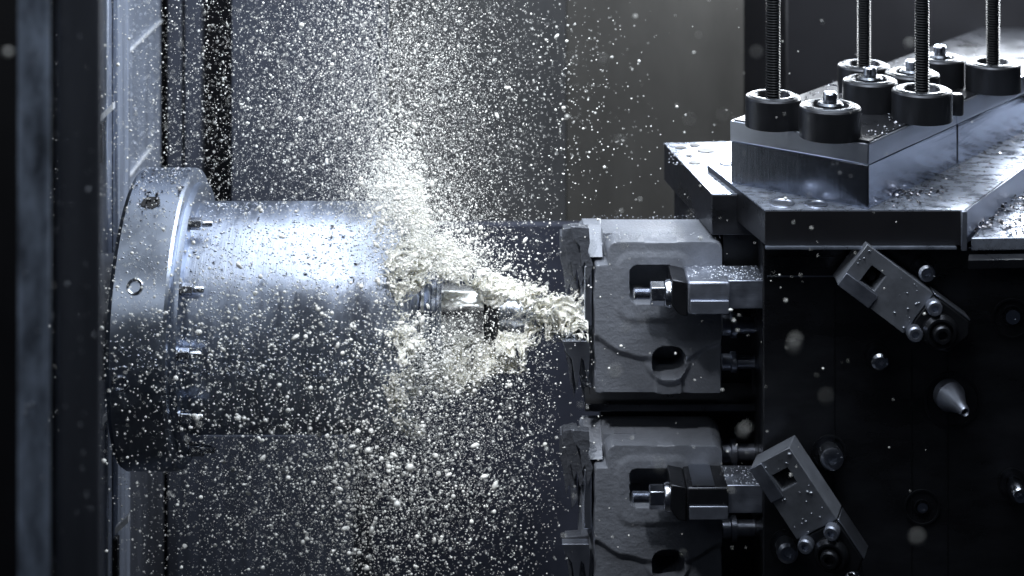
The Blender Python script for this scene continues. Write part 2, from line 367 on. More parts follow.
for j in range(60):
    for k in range(nk): f.append((j * nk + k, j * nk + (k + 1) % nk, (j + 1) * nk + (k + 1) % nk, (j + 1) * nk + k))
f.append(list(range(nk))); f.append([60 * nk + k for k in range(nk)])
mesh('cutter_flutes', v, f, 'steel', th)

# ============================================================ CASTINGS
CY = -.05
def rrect(u, v, a, b, c, d, r):
    cx, cy = (a + b) / 2, (c + d) / 2; qx = np.abs(u - cx) - (b - a) / 2 + r; qy = np.abs(v - cy) - (d - c) / 2 + r
    return np.hypot(np.maximum(qx, 0), np.maximum(qy, 0)) + np.minimum(np.maximum(qx, qy), 0) - r
def sst(x, a, b): t = np.clip((x - a) / (b - a), 0, 1); return t * t * (3 - 2 * t)
U = np.arange(577, 731.01, 1.0); Vv = np.arange(219, 404.01, 1.0)
u, vv = np.meshgrid(U, Vv, indexing='ij')
def casting_surface(sd):
    n0 = noise3(np.stack([u, vv, u * 0 + sd], -1), 3, .06) ; n1 = noise3(np.stack([u, vv, u * 0 + 7 + sd], -1), 5, .25)
    body = rrect(u + n0 * .8, vv, 581, 719, 238, 398, 6)
    # the body's upper right corner is lower than the rest
    pad = np.minimum(rrect(u + n0, vv + n0, 593, 724, 262, 397, 5), rrect(u + n0, vv + n0 * .6, 605, 724, 240, 397, 11))
    h = -58.0 + 36 * (1 - sst(body, -1.6, .4))
    h = np.where(body < -1.6, -22 + 0 * h, h)
    h = np.maximum(h, -58 + 58 * (1 - sst(pad, -2.2, .6)) ** .55) if True else h
    h = np.where(pad < 0.6, np.maximum(h, -22), h)
    # relief: a recessed field whose upper border wanders across the face
    vc = 337 + 17 * sst(u, 594, 622) + 4 * sst(u, 625, 645) - 16 * sst(u, 686, 722) + n0 * 1.5
    rec = sst(vv, vc - 3.5, vc + 6) * (pad < -1)
    h = h - 5.0 * rec * (h > -10) * sst(u, 585, 600)
    ramp = (u > 584) & (u < 603.5) & (vv > 236) & (vv < 261)
    h = np.where(ramp, -42 + 34 * (vv - 236) / 25.0, h)
    boss = np.hypot(u - 668.5, vv - 362)
    h = h + 4.5 * (1 - sst(boss, 18, 25)) * sst(vv, 352, 374) * (h > -12)
    sq = rrect(u, vv, 656, 682, 375, 396, 3); h = h + 3 * (1 - sst(sq, -1, 2)) * (h > -12)
    bos2 = rrect(u, vv, 618, 690, 255, 320, 14); h = h + 1.6 * (1 - sst(bos2, -3, 5)) * (h > -12)
    win = rrect(u + n1 * .5, vv, 630, 675, 265, 303, 7); h = np.where(h > -30, h - 70 * (1 - sst(win, -2.2, .3)), h)
    hole = rrect(u + n1 * .5, vv, 652.5, 685, 347, 378, 11.5); h = np.where(h > -30, h - 60 * (1 - sst(hole, -2.2, .3)), h)
    h = h + n1 * .16 * (h > -14)
    xx = (u - 512) / 1000 * S(CY); zz = ZC - (ZC - (288 - vv) / 1000) * S(CY); yy = CY - h / 1000
    Vc = np.stack([xx, yy, zz], -1)
    nu, nv = u.shape
    keep = h > -57.2
    ii = np.arange(nu * nv).reshape(nu, nv)
    q = np.stack([ii[:-1, :-1], ii[1:, :-1], ii[1:, 1:], ii[:-1, 1:]], -1).reshape(-1, 4)
    kk = keep.ravel(); q = q[kk[q].any(1)]
    used = np.unique(q); remap = -np.ones(nu * nv, int); remap[used] = np.arange(len(used))
    return Vc.reshape(-1, 3)[used], remap[q]
CV, CF = casting_surface(0)
def poly_prism(pts, y0, y1): return MB().prismY([(X(a, y0), Z(b, y0)) for a, b in pts], y0, y1)
def jag(px0, px1, ytop, ybase, amp, n, down=True):
    pts = [(px0, ytop), (px1, ytop)]
    for i in range(n + 1):
        x_ = px1 + (px0 - px1) * i / n
        pts.append((x_, ybase + (amp if i % 2 else -amp * .6) * random.uniform(.5, 1.1)))
    return pts
def make_casting():
    t = empty('casting', tuple(P(655, 398, CY)))
    o = mesh('casting_body', CV, CF, 'cast', t, smooth=50)
    MB().box(X(586, .0), X(712, .0), -.002, .010, Z(385, .0), Z(228, .0)).build('rear_plate', 'cast', t)
    pbox(584.5, 591.5, 266, 326, -.047, -.02).build('machined_face', 'bright', t, bevel=.001)
    for (pts, y0, y1) in (
        ([(563, 229), (577, 227), (579, 238), (583, 246), (581, 262), (584, 279), (580, 286), (577, 270), (574, 279), (571, 262), (568, 268), (566, 250), (562, 243)], -.035, -.020),
        ([(570, 226), (589, 228), (590, 243), (588, 252), (593, 266), (588, 284), (585, 262), (582, 268), (580, 246), (574, 240)], -.049, -.038),
        ([(560, 236), (574, 232), (578, 300), (572, 310), (570, 284), (566, 296), (563, 270), (560, 258)], -.012, .01),
    ): poly_prism(pts, y0, y1).build('torn_fin', 'torn', t, smooth=0, bevel=.0006)
    for (pts, y0, y1) in (
        ([(562, 341), (589, 341), (590, 352), (588, 385), (584, 361), (581, 358), (577, 394), (572, 360), (566, 352)], -.048, -.036),
        ([(565, 336), (588, 334), (588, 350), (584, 372), (581, 352), (573, 356), (571, 390), (567, 358), (564, 350)], -.030, -.016),
        ([(566, 358), (590, 356), (590, 396), (587, 372), (583, 400), (579, 370), (574, 398), (570, 372)], -.010, .01),
    ): poly_prism(pts, y0, y1).build('edge_tooth', 'bright' if y0 < -.04 else 'torn', t, smooth=0, bevel=.0006)
    return t
DZ = Vector((0, 0, -.2035 * S(CY)))
def copy_tree(o, parent=None, off=None):
    c = o.copy(); COL.objects.link(c)
    if parent: c.parent = parent; 
    if off: c.location = c.location + off
    for ch in list(o.children):
        copy_tree(ch, c)
    return c
cast = make_casting()
tag(cast, 'upper grey iron casting with a square window, struck by the cutter and the splash', 'casting', 'grey castings clamped to the fixture column')
cast2 = copy_tree(cast, None, DZ)
CV2, CF2 = casting_surface(13.4)
for ch in cast2.children:
    if ch.name.startswith('casting_body'):
        tmp = mesh('casting_body', CV2 - np.array(cast.location), CF2, 'cast', smooth=50); ch.data = tmp.data; bpy.data.objects.remove(tmp)
cast2['label'] = 'lower grey iron casting in shadow below the one being cut'
# plates behind the castings
fx = tag(empty('fixture_bracket', tuple(P(742, 405, 0))), 'dark steel bracket plates carrying both castings on the side of the column', 'bracket')
MB().box(X(600, .06), X(762, -.02), .052, .085, -.40, Z(240, .06)).build('back_plate', 'clampdark', fx)
for zc_ in (406, 611):
    MB().box(X(585, -.0), X(762, -.02), -.005, .05, Z(zc_ + 4, 0), Z(zc_ - 4, 0)).build('shelf_plate', 'clampdark', fx, bevel=.001)
for py, r in ((246, .009), (325, .010), (362, .008), (452, .010), (528, .010)):
    a = P(722, py, .01); m = MB().lathe([(0, r), (.008, r), (.009, r * 1.25), (.014, r * 1.25), (.015, r * .8), (.036, r * .8)], a, AX, 24)
    m.build('rest_pin', 'clamp', fx)

# strap clamps, the stud runs along the bar
def strap_clamp(dpy, knurl):
    Yf = -.098
    t = empty('strap_clamp', tuple(P(716, 312, Yf)))
    a, b = X(717, Yf), X(765, Yf)
    MB().box(a, b, Yf + .006, Yf + .050, Z(311, Yf), Z(282.5, Yf)).build('bar', 'clamp', t, bevel=.001)
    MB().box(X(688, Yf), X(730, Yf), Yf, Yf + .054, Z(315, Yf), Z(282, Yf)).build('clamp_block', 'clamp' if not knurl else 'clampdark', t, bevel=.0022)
    m = MB()
    for py in ((296, 298), (308, 309.5)):
        pass
    MB().box(X(690, Yf), X(729, Yf), Yf - .0022, Yf - .0002, Z(313.5, Yf), Z(300, Yf)).build('face_plate', 'clamp', t, bevel=.0008)
    pts = [(672, 279.5), (687.6, 282.5), (687.6, 317), (679, 315), (671.5, 305)]
    poly_prism(pts, Yf + .003, Yf + .048).build('nose_block', 'clampdark', t, bevel=.0012)
    ax = P(664, 293.5, Yf + .018)
    MB().lathe([(0, .0125), (.0025, .0135), (.005, .0135)], ax + Vector((.001, 0, 0)), AX, 48).build('washer', 'chrome', t)
    nut = MB().lathe([(0, .0105), (.0015, .0115), (.014, .0115)], ax - Vector((.0135, 0, 0)), AX, 6, ph=.26).build('hex_nut', 'chrome', t, smooth=0, bevel=.0008)
    pr = []
    for i in range(13): pr += [(i * .0012, .0050), (i * .0012 + .0006, .0059)]
    MB().lathe([(0, .004)] + [(p_ + .0006, r) for p_, r in pr], ax - Vector((.0295, 0, 0)), AX, 24).build('stud', 'chrome', t, smooth=60)
    if knurl:
        v0 = MB(); 
        v0.box(X(694, Yf), X(716, Yf), Yf + .001, Yf + .052, Z(281.8, Yf), Z(280.6, Yf))
        v0.build('knurled_cap', M['knurl'], t)
    t.location.z += 0
    return t
kn = mat('knurled_steel', (0.45, 0.48, 0.55), 1, 0.3); nt = kn.node_tree
tc = nt.nodes.new('ShaderNodeTexCoord'); mp = nt.nodes.new('ShaderNodeMapping'); mp.inputs['Rotation'].default_value = (0, 0, R(45)); mp.inputs['Scale'].default_value = (260, 260, 260)
ck = nt.nodes.new('ShaderNodeTexChecker'); ck.inputs['Scale'].default_value = 1.0; bp = nt.nodes.new('ShaderNodeBump'); bp.inputs['Strength'].default_value = .8; bp.inputs['Distance'].default_value = .001
nt.links.new(tc.outputs['Object'], mp.inputs[0]); nt.links.new(mp.outputs[0], ck.inputs[0]); nt.links.new(ck.outputs['Fac'], bp.inputs['Height']); nt.links.new(bp.outputs[0], nt.nodes['Principled BSDF'].inputs['Normal'])
M['knurl'] = kn
c1 = tag(strap_clamp(0, False), 'bright wet strap clamp bar with hex nut across the window of the upper casting', 'clamp', 'strap clamps on the castings')
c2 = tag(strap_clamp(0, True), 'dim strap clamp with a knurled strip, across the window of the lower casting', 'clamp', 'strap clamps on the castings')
c2.location.z -= .2055 * S(-.098)
c2.location.x -= .001

# ============================================================ COLUMN (TOMBSTONE) with its head plate
YT = -.10
xl, xrr = X(763, YT), .66
tb = tag(empty('fixture_column', (.4, .05, -1)), 'tall dark steel fixture column filling the right side, dotted with locating bolts', 'fixture column')
MB().prism([(xl, YT), (xrr, YT), (xrr, .24), (xl + .02, .24)], -1, Z(247, YT) + .0).build('column_body', 'tomb', tb, bevel=.0015)
# thin raised lines and slots of the face
MB().box(X(767, YT), X(841, YT), YT - .0012, YT - .0002, Z(276.6, YT), Z(275.4, YT)).build('slot_edge', 'clamp', tb)
MB().box(X(767, YT), X(838, YT), YT - .0012, YT - .0002, Z(256.6, YT), Z(256, YT)).build('slot_edge', 'clampdark', tb)
for px in (834, 911, 947): MB().box(X(px, YT), X(px + .7, YT), YT - .0009, YT - .0002, -.4, Z(290 + (px > 840) * 60, YT)).build('seam', 'clampdark', tb)
def ringmark(px, py, r):
    m = MB().lathe([(0, r * .001), (.0012, r * .001 * .99), (.0012, r * .001 * .9), (0, r * .001 * .89)], P(px, py, YT - .0002) , (0, -1, 0), 48, closed=True); return m.build('bolt_recess', 'clampdark', tb)
def plug(px, py, r):
    ringmark(px, py, r)
def knob(px, py, r, knurled=True, proj=.018):
    p = P(px, py, YT); 
    ringmark(px, py + 0, r * 1.5)
    pr = [(0, r * .9e-3), (proj * .6, r * .9e-3), (proj * .62, r * 1e-3), (proj * .9, r * .98e-3), (proj, r * .7e-3), (proj * .98, r * .42e-3), (proj * .8, r * .40e-3)]
    MB().lathe(pr, p, (0, -1, 0), 40).build('locating_button', M['knurl'] if knurled else M['chrome'], tb, smooth=40)
knob(923, 268, 8); knob(876, 355, 8, False, .02); knob(829, 452, 11); knob(785, 545, 10); knob(848, 566, 9, False, .03)
knob(1012, 316, 7, False, .004); knob(922, 507, 5, False, .003); ringmark(922, 507, 17); ringmark(1012, 318, 19); ringmark(952, 400, 27)
knob(1012, 482, 9, False, .03)
p = P(947, 393, YT)
cn = MB().lathe([(0, .0145), (.008, .0145), (.010, .0132), (.026, .0065), (.034, .005), (.036, .0038), (.034, .0026), (.028, .0026)], p, (.25, -1, -.12), 48).build('cone_pin', 'clamp', tb, smooth=30)

# head plate
YS = -.12
z1, z0 = Z(210, YS), Z(245, YS)
hp = tag(empty('head_plate', tuple(P(865, 245, YS))), 'thick steel plate with chamfered corners on top of the column, wet and littered with chips', 'plate')
A_ = G(765, 210, z1); B_ = G(964, 210, z1); C_ = G(1034, 158, z1); D_ = G(1130, 120, z1); E_ = G(860, 120, z1); F_ = G(728, 155, z1); G_ = G(707, 164, z1)
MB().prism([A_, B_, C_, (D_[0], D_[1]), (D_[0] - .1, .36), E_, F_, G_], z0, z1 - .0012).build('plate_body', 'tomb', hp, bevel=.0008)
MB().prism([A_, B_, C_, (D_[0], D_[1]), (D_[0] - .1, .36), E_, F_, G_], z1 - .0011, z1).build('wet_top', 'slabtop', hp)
nn = (C_ - B_).normalized(); pn = Vector((nn.y, -nn.x, 0))
MB().prism([tuple((B_ + nn * .004 + pn * k)[:2]) for k in (.0003, .0016)] + [tuple((C_ + pn * k)[:2]) for k in (.0016, .0003)], z0 + .001, z1 - .001).build('bright_flank', 'bright', hp)
MB().box(A_.x, X(962, YS), YS - .0015, YS - .0002, z0 + .0002, z1 - .001).build('front_strip', 'black', hp)
MB().box(A_.x, X(955, YS), YS - .006, YS - .0002, z0 - .0022, z0 - .0002).build('lower_lip', 'edge', hp)
MB().box(X(960, YS), X(966, YS), YS - .006, YS - .0018, z0 - .004, z1 + .0005).build('corner_post', 'clamp', hp, bevel=.001)
for px, py, r in ((782, 203, .0125), (816, 204, .0115), (726, 164, .007)):
    MB().lathe([(0, r), (.0008, r * .97), (.0012, r * .8), (.0002, r * .7)], G(px, py, z1) + Vector((0, 0, .0001)), (0, 0, 1), 40).build('plug', 'bright', hp)
# front-left dark flank
# second plate behind
bp_ = tag(empty('rear_plate', (.25, .2, .05)), 'second steel plate with small screw holes, jutting out behind the head plate on the left', 'plate')
zr = z1 - .006
K = [G(664, 143, zr), G(712, 194, zr), G(765, 194, zr), G(800, 150, zr), G(760, 141, zr)]
MB().prism(K, zr - .040, zr - .0012).build('plate_body', 'tomb', bp_, bevel=.0008)
MB().prism(K, zr - .0011, zr).build('wet_top', 'slabtop', bp_)
MB().prism([k * 1 + Vector((.012, -.004 * 0 + .01, 0)) for k in K], zr - .10, zr - .041).build('plate_foot', 'dark', bp_)
for px, py, r in ((681, 148, .006), (695, 145.5, .006), (706, 151, .009), (695, 163, .006), (689, 156, .003)):
    MB().lathe([(0, r), (.0008, r), (.0008, r * .7)], G(px, py, zr) + Vector((0, 0, .0001)), (0, 0, 1), 32).build('screw_hole', 'dark', bp_)
# lower shelf at the right with swarf
ls = tag(empty('side_shelf', tuple(P(1000, 246, -.05))), 'low wet steel shelf heaped with chips at the right edge beside the head plate', 'shelf')
zs = Z(238, -.12)
MB().prism([G(971, 238, zs), G(1150, 236, zs), G(1150, 150, zs), G(1040, 160, zs)], zs - .012, zs).build('shelf_top', 'slabtop', ls, bevel=.001)
MB().prism([G(969, 241, zs), G(1150, 239, zs), G(1150, 244, zs), G(968, 247, zs)], zs - .02, zs - .0125).build('shelf_lip', 'clampdark', ls)

# fixture blocks with a cover plate
zb, zp = Z(165.5, YS), Z(144, YS)
c0 = G(868, 209.3, z1); cl = G(731, 183, z1); crr = G(1024, 131, z1)
dl = (cl - c0).normalized(); dr = (crr - c0).normalized(); Ll = (cl - c0).length; Lr = (crr - c0).length
def quad(o, a0, a1, b0, b1): return [tuple((o + dr * a + dl * b)[:2]) for a, b in ((a0, b0), (a1, b0), (a1, b1), (a0, b1))]
# gap seen at px 957 on the right face
best = min(np.linspace(0, Lr, 2000), key=lambda a: abs(512 + 1000 * (c0 + dr * a).x / S((c0 + dr * a).y) - 956.5))
E = Lr * 1.7
bl = tag(empty('fixture_block', tuple(c0)), 'front steel fixture block with a bright edged cover plate, carrying the nearest round nuts', 'block', 'fixture blocks')
MB().prism(quad(c0, 0, best - .0015, 0, Ll), z1 + .0003, zb - .0004).build('block_body', 'block', bl, bevel=.0008)
MB().prism(quad(c0 - dr * .0008 - dl * .0008, 0, best - .0006, 0, Ll + .0016), zb, zp).build('cover_plate', 'bright', bl, bevel=.0010)
MB().prism(quad(c0, .002, best - .003, .002, Ll - .002), zp + .0002, zp + .0012).build('plate_top', 'clampdark', bl)
MB().prism(quad(c0 - dl * .0008, .0004, best - .002, 0, .0006), z1 + .0005, zb - .0008).build('ground_face', M['ground'], bl)  # thin overlay painting the lit right side brighter than the block
bl2 = tag(empty('fixture_block', tuple(c0 + dr * best)), 'rear steel fixture block past the dark gap at the right, carrying the far round nuts', 'block', 'fixture blocks')
MB().prism(quad(c0 + dr * (best + .002), 0, E - best, 0, Ll), z1 + .0003, zb - .0004).build('block_body', 'block', bl2, bevel=.0008)
MB().prism(quad(c0 + dr * (best + .0012) - dl * .0008, 0, E - best, 0, Ll + .0016), zb, zp).build('cover_plate', 'bright', bl2, bevel=.0010)
MB().prism(quad(c0 + dr * (best + .002), .001, E - best - .002, .002, Ll - .002), zp + .0002, zp + .0012).build('plate_top', 'clampdark', bl2)
MB().prism(quad(c0 - dr * .002 - dl * .002, 0, .010, 0, .016), zp + .0014, zp + .003).build('corner_tab', 'dark', bl)

# round nuts with threaded rods / short studs
NH = .0295
def nut_body(t, c, r, wet=True):
    b = MB().lathe([(0, r), (NH - .0025, r), (NH - .0008, r - .0010), (NH, r - .0028), (NH, r * .62), (NH - .004, r * .55), (NH - .006, r * .50), (NH - .006, .001)], c, (0, 0, 1), 72).build('nut_ring', 'disc', t, smooth=30)
    pr = [(NH + .0002, r - .0032), (NH + .0009, r - .0045), (NH + .0009, r * .70), (NH + .0002, r * .64)]
    MB().lathe(pr, c, (0, 0, 1), 72, closed=True).build('wet_rim', 'disctop', t, smooth=60)
def rod_nut(px, py, r, label):
    c = G(px, py, zp + .0014 + NH); c.z = zp + .0014
    t = tag(empty('round_nut', tuple(c)), label, 'nut', 'round nuts with tall threaded rods'); nut_body(t, c, r)
    pr = []; n = 150; pitch = .0026
    for i in range(n): pr += [(i * pitch, .0060), (i * pitch + pitch * .5, .0073)]
    MB().lathe([(p_ + .018, q_) for p_, q_ in pr], c, (0, 0, 1), 28).build('threaded_rod', 'rod', t, smooth=70)
    return t
def stud_nut(px, py, r, label):
    c = G(px, py, zp + .0014 + NH); c.z = zp + .0014
    t = tag(empty('round_nut', tuple(c)), label, 'nut', 'round nuts with short studs'); nut_body(t, c, r)
    MB().lathe([(NH - .006, .0125), (NH + .001, .0125), (NH + .003, .0110)], c, (0, 0, 1), 40).build('washer', 'disctop', t)
    s = MB().lathe([(NH + .0032, .0066), (NH + .011, .0066), (NH + .0125, .0054), (NH + .0125, .0034), (NH + .009, .0030)], c, (0, 0, 1), 32).build('stud', 'chrome', t)
    return t
rod_nut(773, 95, .0270, 'round dark nut with a tall threaded rod, leftmost on the front block')
stud_nut(830, 105, .0290, 'round dark nut with a short bright stud at the near corner of the front block')
rod_nut(864, 64, .0275, 'round dark nut with a threaded rod, half hidden behind a short studded nut')
stud_nut(870, 79, .0275, 'round dark nut with a short stud standing before the second threaded rod')
stud_nut(912, 72, .0280, 'round nut with a short stud, peeping out behind the nut on the cover plate edge')
rod_nut(922, 89, .0295, 'round dark nut with a threaded rod, overhanging the bright cover plate edge')
stud_nut(940, 57, .0265, 'round dark nut with a short bright stud farthest back between two threaded rods')
rod_nut(993, 62, .0285, 'round dark nut with a threaded rod at the far right')
c = G(957, 96, zp + .02); c.z = zp + .0014
MB().prism(quad(c0 + dr * (best + .002) - dl * .0008, .0004, E - best - .001, 0, .0006), z1 + .0005, zb - .0008).build('ground_face', M['ground'], bl2)  # same painted brightness on the rear block's right side
gp = tag(MB().lathe([(0, .006), (.002, .0065), (.018, .0065), (.021, .0050)], c, (0, 0, 1), 32).build('gap_pin', 'dark'), 'small black pin standing over the dark gap between the fixture blocks', 'pin')
gp.data.transform(Matrix.Translation(-c)); gp.location = c

# ============================================================ SWING CLAMPS on the column face
def swing_clamp(cx, cy, ang, lift, label, tilt=0):
    """local x runs along the arm, local z across, local -y out of the face"""
    c = P(cx, cy, YT - .001)
    t = tag(empty('swing_clamp', (0, 0, 0)), label, 'clamp', 'swing clamps on the column face')
    o = lambda m, name, mt, **k: m.build(name, mt, t, **k)
    T = .026
    # body plate with a diamond window: four walls around a hole
    W, H0 = .050, .046
    outer = [(-.055, -.023), (-.055, .023), (.022, .023), (.022, -.023)]
    hole = [(-.028, -.011), (-.034, .0), (-.028, .0)]
    m = MB()
    hx0, hx1, hz0, hz1 = -.040, -.024, -.008, .010
    v = []
    for y in (-T, 0):
        v += [(-.055, y, -.023), (.022, y, -.023), (.022, y, .023), (-.055, y, .023), (hx0, y, hz0), (hx1, y, hz0), (hx1, y, hz1), (hx0, y, hz1)]
    f = []
    for k in range(4):
        a, b = k, (k + 1) % 4
        f.append((a, b, 4 + b, 4 + a)); f.append((8 + a, 8 + 4 + a, 8 + 4 + b, 8 + b))
        f.append((a, 8 + a, 8 + b, b)); f.append((4 + a, 4 + b, 12 + b, 12 + a))
    m.add(v, f); o(m, 'clamp_body', 'swing', bevel=.0008)
    o(MB().box(-.055, -.019, -T - .0022, -T - .0002, -.0235, -.0095), 'edge_strip', 'clamp', bevel=.0005)
    o(MB().lathe([(0, .0055), (.012, .0055), (.014, .004)], (-.032, -.004, .001), (0, -1, 0), 24), 'inner_pin', 'dark')
    o(MB().prismY([(.0225, -.018), (.0225, .021), (.034, .023), (.064, .023), (.072, .012), (.066, -.012), (.050, -.018)], -.0255, -.002), 'arm', 'disc', bevel=.0018)
    o(MB().box(.0225, .064, -.0250, -.003, .0232, .0245), 'arm_edge', 'bright', bevel=.0005)
    for z in (-.016, .014):
        s = MB().lathe([(0, .0072), (.008, .0072), (.0095, .0060), (.0095, .0036), (.006, .0034)], (.028, -.0257, z), (0, -1, 0), 28)
        o(s, 'cap_screw', 'clamp', smooth=30)
    o(MB().lathe([(0, .0165), (.004, .0165), (.0075, .0135), (.0078, .0115), (.0045, .0105)], (.047, -.0257, -.001), (0, -1, 0), 48), 'round_collar', 'clampdark', smooth=30)
    o(MB().lathe([(0, .0085), (.011, .0085), (.0125, .0072), (.0125, .0045), (.008, .0042)], (.047, -.0265, -.001), (0, -1, 0), 32), 'centre_screw', 'clampdark', smooth=30)
    t.location = c + Vector((0, -lift, 0)); t.rotation_euler = (R(tilt), R(ang), 0)
    return t
swing_clamp(893, 289, 37, .004, 'swing clamp with a square window turned to lower right, below the head plate')
s2 = swing_clamp(806, 488, 52, .004, 'steeper swing clamp low on the column beside the lower strap clamp', 0)
s2.rotation_euler = (R(8), R(55), R(-14)); s2.location.y -= .012; s2.scale = (.98, .98, .98)

# ============================================================ SWARF (chips nobody could count)
def swarf(name, pts, label, size=(.0009, .0034)):
    V_, F_ = [], []
    for p in pts:
        L_ = random.uniform(*size); wd = L_ * random.uniform(.25, .6); q = Matrix.Rotation(random.uniform(0, 6.3), 3, 'Z') @ Matrix.Rotation(random.uniform(-.7, .7), 3, 'X') @ Matrix.Rotation(random.uniform(-.5, .5), 3, 'Y')
        n = 5; k0 = len(V_); curl = random.uniform(.3, 2.2)
        for i in range(n):
            a = (i / (n - 1) - .5) * curl
            for sgn in (-1, 1):
                for th_ in (0, .00025):
                    V_.append(p + q @ Vector((math.sin(a) * L_ / curl * 1.6, sgn * wd * (1 - .6 * abs(i / (n - 1) - .5)), (1 - math.cos(a)) * L_ / curl * 1.3 + th_ + .0006)))
        for i in range(n - 1):
            b = k0 + 4 * i
            F_ += [(b, b + 4, b + 6, b + 2), (b + 1, b + 3, b + 7, b + 5), (b, b + 1, b + 5, b + 4), (b + 2, b + 6, b + 7, b + 3)]
        b = k0; F_.append((b, b + 2, b + 3, b + 1)); b = k0 + 4 * (n - 1); F_.append((b, b + 1, b + 3, b + 2))
    o = mesh(name, V_, F_, 'swarf', smooth=0); o['kind'] = 'stuff'; o['label'] = label; return o
pts = []
for _ in range(110):     # along the foot of the right face and over the plate
    a = random.betavariate(1.2, 1.0) * Lr * .98
    pts.append(c0 + dr * a + dl * -random.expovariate(1 / .022) - dl * .002 + Vector((0, 0, .0004)))
pts = [p for p in pts if p.x < .62 and (p - B_).dot(Vector((-(C_ - B_).y, (C_ - B_).x, 0)).normalized()) > .002 and p.y > YS + .004]
pts += [G(905 + random.gauss(0, 22), 194 + random.gauss(0, 4), z1) + Vector((0, 0, .001)) for _ in range(130)]
pts += [G(745 + random.gauss(0, 9), 172 + random.gauss(0, 3.5), z1) for _ in range(25)]
swarf('plate_chips', pts, 'loose metal chips strewn on the head plate')
pts = []
for _ in range(260):
    p_ = G(random.uniform(975, 1060), random.uniform(196, 236), zs); 
    pts.append(p_ + Vector((0, 0, random.random() * .004)))
swarf('shelf_chips', pts, 'heap of metal chips on the low shelf', (.0015, .005))
pts = []
for _ in range(230):
    a = random.uniform(0, Lr * 1.2); b = random.uniform(.004, Ll - .004) if random.random() < .5 else random.betavariate(1, 3) * Ll + .004
    pts.append(c0 + dr * a + dl * b + Vector((0, 0, zp - z1 + .0014)))
swarf('block_chips', pts, 'fine chips and wet crumbs around the round nuts', (.0008, .0024))
pts = []
for _ in range(90):      # on the spindle ring and drum
    k = random.random()
    if k < .45: x_ = random.uniform(xr0 + .008, xr1 - .004); r_ = .1435; a = R(random.uniform(55, 95))
    elif k < .65: x_ = X(150, -.07) + random.gauss(0, .006); r_ = .1437; a = math.asin(min(1, (n.z))) + random.gauss(0, .045)
    else: x_ = random.uniform(xr1 + .012, xd - .03); r_ = .1108; a = R(random.uniform(25, 85))
    pts.append(ringpt(a, r_, x_))
sw2 = swarf('spindle_chips', pts, 'dark metal chips stuck to the wet spindle', (.001, .0032))

# ============================================================ COOLANT SPLASH
def field_mesh(px0, px1, py0, py1, y0, y1, h_, envf, seed, name, label, cat, sheet=.16, fil=.30):
    x0, x1 = X(px0, 0), X(px1, 0); zlo, zhi = Z(py1, 0), Z(py0, 0)
    xs_ = np.arange(x0, x1, h_); ys_ = np.arange(y0, y1, h_); zs_ = np.arange(zlo, zhi, h_)
    g = np.stack(np.meshgrid(xs_, ys_, zs_, indexing='ij'), -1)
    wv = np.stack([noise3(g, seed + k, 38) for k in range(3)], -1) * .012 + np.stack([noise3(g, seed + 10 + k, 120) for k in range(3)], -1) * .004
    g2 = g + wv
    a = np.abs(noise3(g2, seed + 20, 75) + .35 * noise3(g2, seed + 26, 230)); b_ = np.abs(noise3(g2, seed + 21, 110) + .3 * noise3(g2, seed + 24, 330)); c_ = noise3(g2, seed + 22, 420)
    a2 = np.abs(noise3(g2, seed + 27, 150)); b2 = np.abs(noise3(g2, seed + 28, 170))
    px_ = 512 + g2[..., 0] * 1000 / S(0); py_ = 288 - 1000 * (g2[..., 2])
    env = envf(px_, py_, g2[..., 1] * 1000)          # 1 = solid, 0 = nothing
    hole_ = noise3(g2, seed + 23, 140)
    lace = np.maximum(sheet * env - a * .9 - .45 * np.maximum(0, hole_ + .25 * (1 - env)), np.maximum(fil * env - a - b_, fil * 1.25 * env - a2 - b2))
    F = np.maximum(lace, (env - 1.06) * .9 + c_ * .10 + hole_ * .12)
    F = np.where(env < .12, -1, F + c_ * .03)
    F[0], F[-1] = -1, -1; F[:, 0] = -1; F[:, -1] = -1; F[:, :, 0] = -1; F[:, :, -1] = -1
    V, Fq = surface_nets(F, (xs_[0], ys_[0], zs_[0]), h_)
    o = np_mesh(name, V, Fq, 'foam'); tag(o, label, cat); return o
def blob(px, py, yy, cx, cy, cyy, rx, ry, rz): return np.exp(-(((px - cx) / rx) ** 2 + ((py - cy) / ry) ** 2 + ((yy - cyy) / rz) ** 2))
def env_main(px, py, y):
    e = 1.30 * blob(px, py, y, 570, 303, -32, 20, 17, 18) + 1.15 * blob(px, py, y, 543, 303, -32, 18, 15, 15)
    e += 1.12 * blob(px, py, y, 515, 282, -30, 24, 10, 14) + 1.0 * blob(px, py, y, 490, 272, -30, 18, 9, 14)
    e += 1.05 * blob(px, py, y, 518, 324, -34, 16, 12, 12)
    rg = np.hypot((px - 516) / 1.0, (py - 340) / 1.15); e += .9 * np.exp(-((rg - 14) / 5) ** 2 - ((y + 34) / 9) ** 2)
    e += .60 * blob(px, py, y, 484, 350, -30, 30, 16, 16) + .50 * blob(px, py, y, 450, 362, -28, 36, 18, 20)
    e += .66 * blob(px, py, y, 452, 258, -25, 26, 12, 20) + .62 * blob(px, py, y, 426, 242, -20, 22, 14, 22)
    e -= 1.2 * blob(px, py, y, 448, 297, -45, 34, 15, 40)
    e += .5 * noise3(np.stack([px, py, y], -1), 77, .055) * sst(e, .12, .4)
    return np.minimum(e, 1.12)
field_mesh(395, 587, 215, 400, -.066, .0, .00070, env_main, 100, 'coolant_splash', 'creamy torn splash of coolant bursting from the cutter at the upper casting', 'splash')
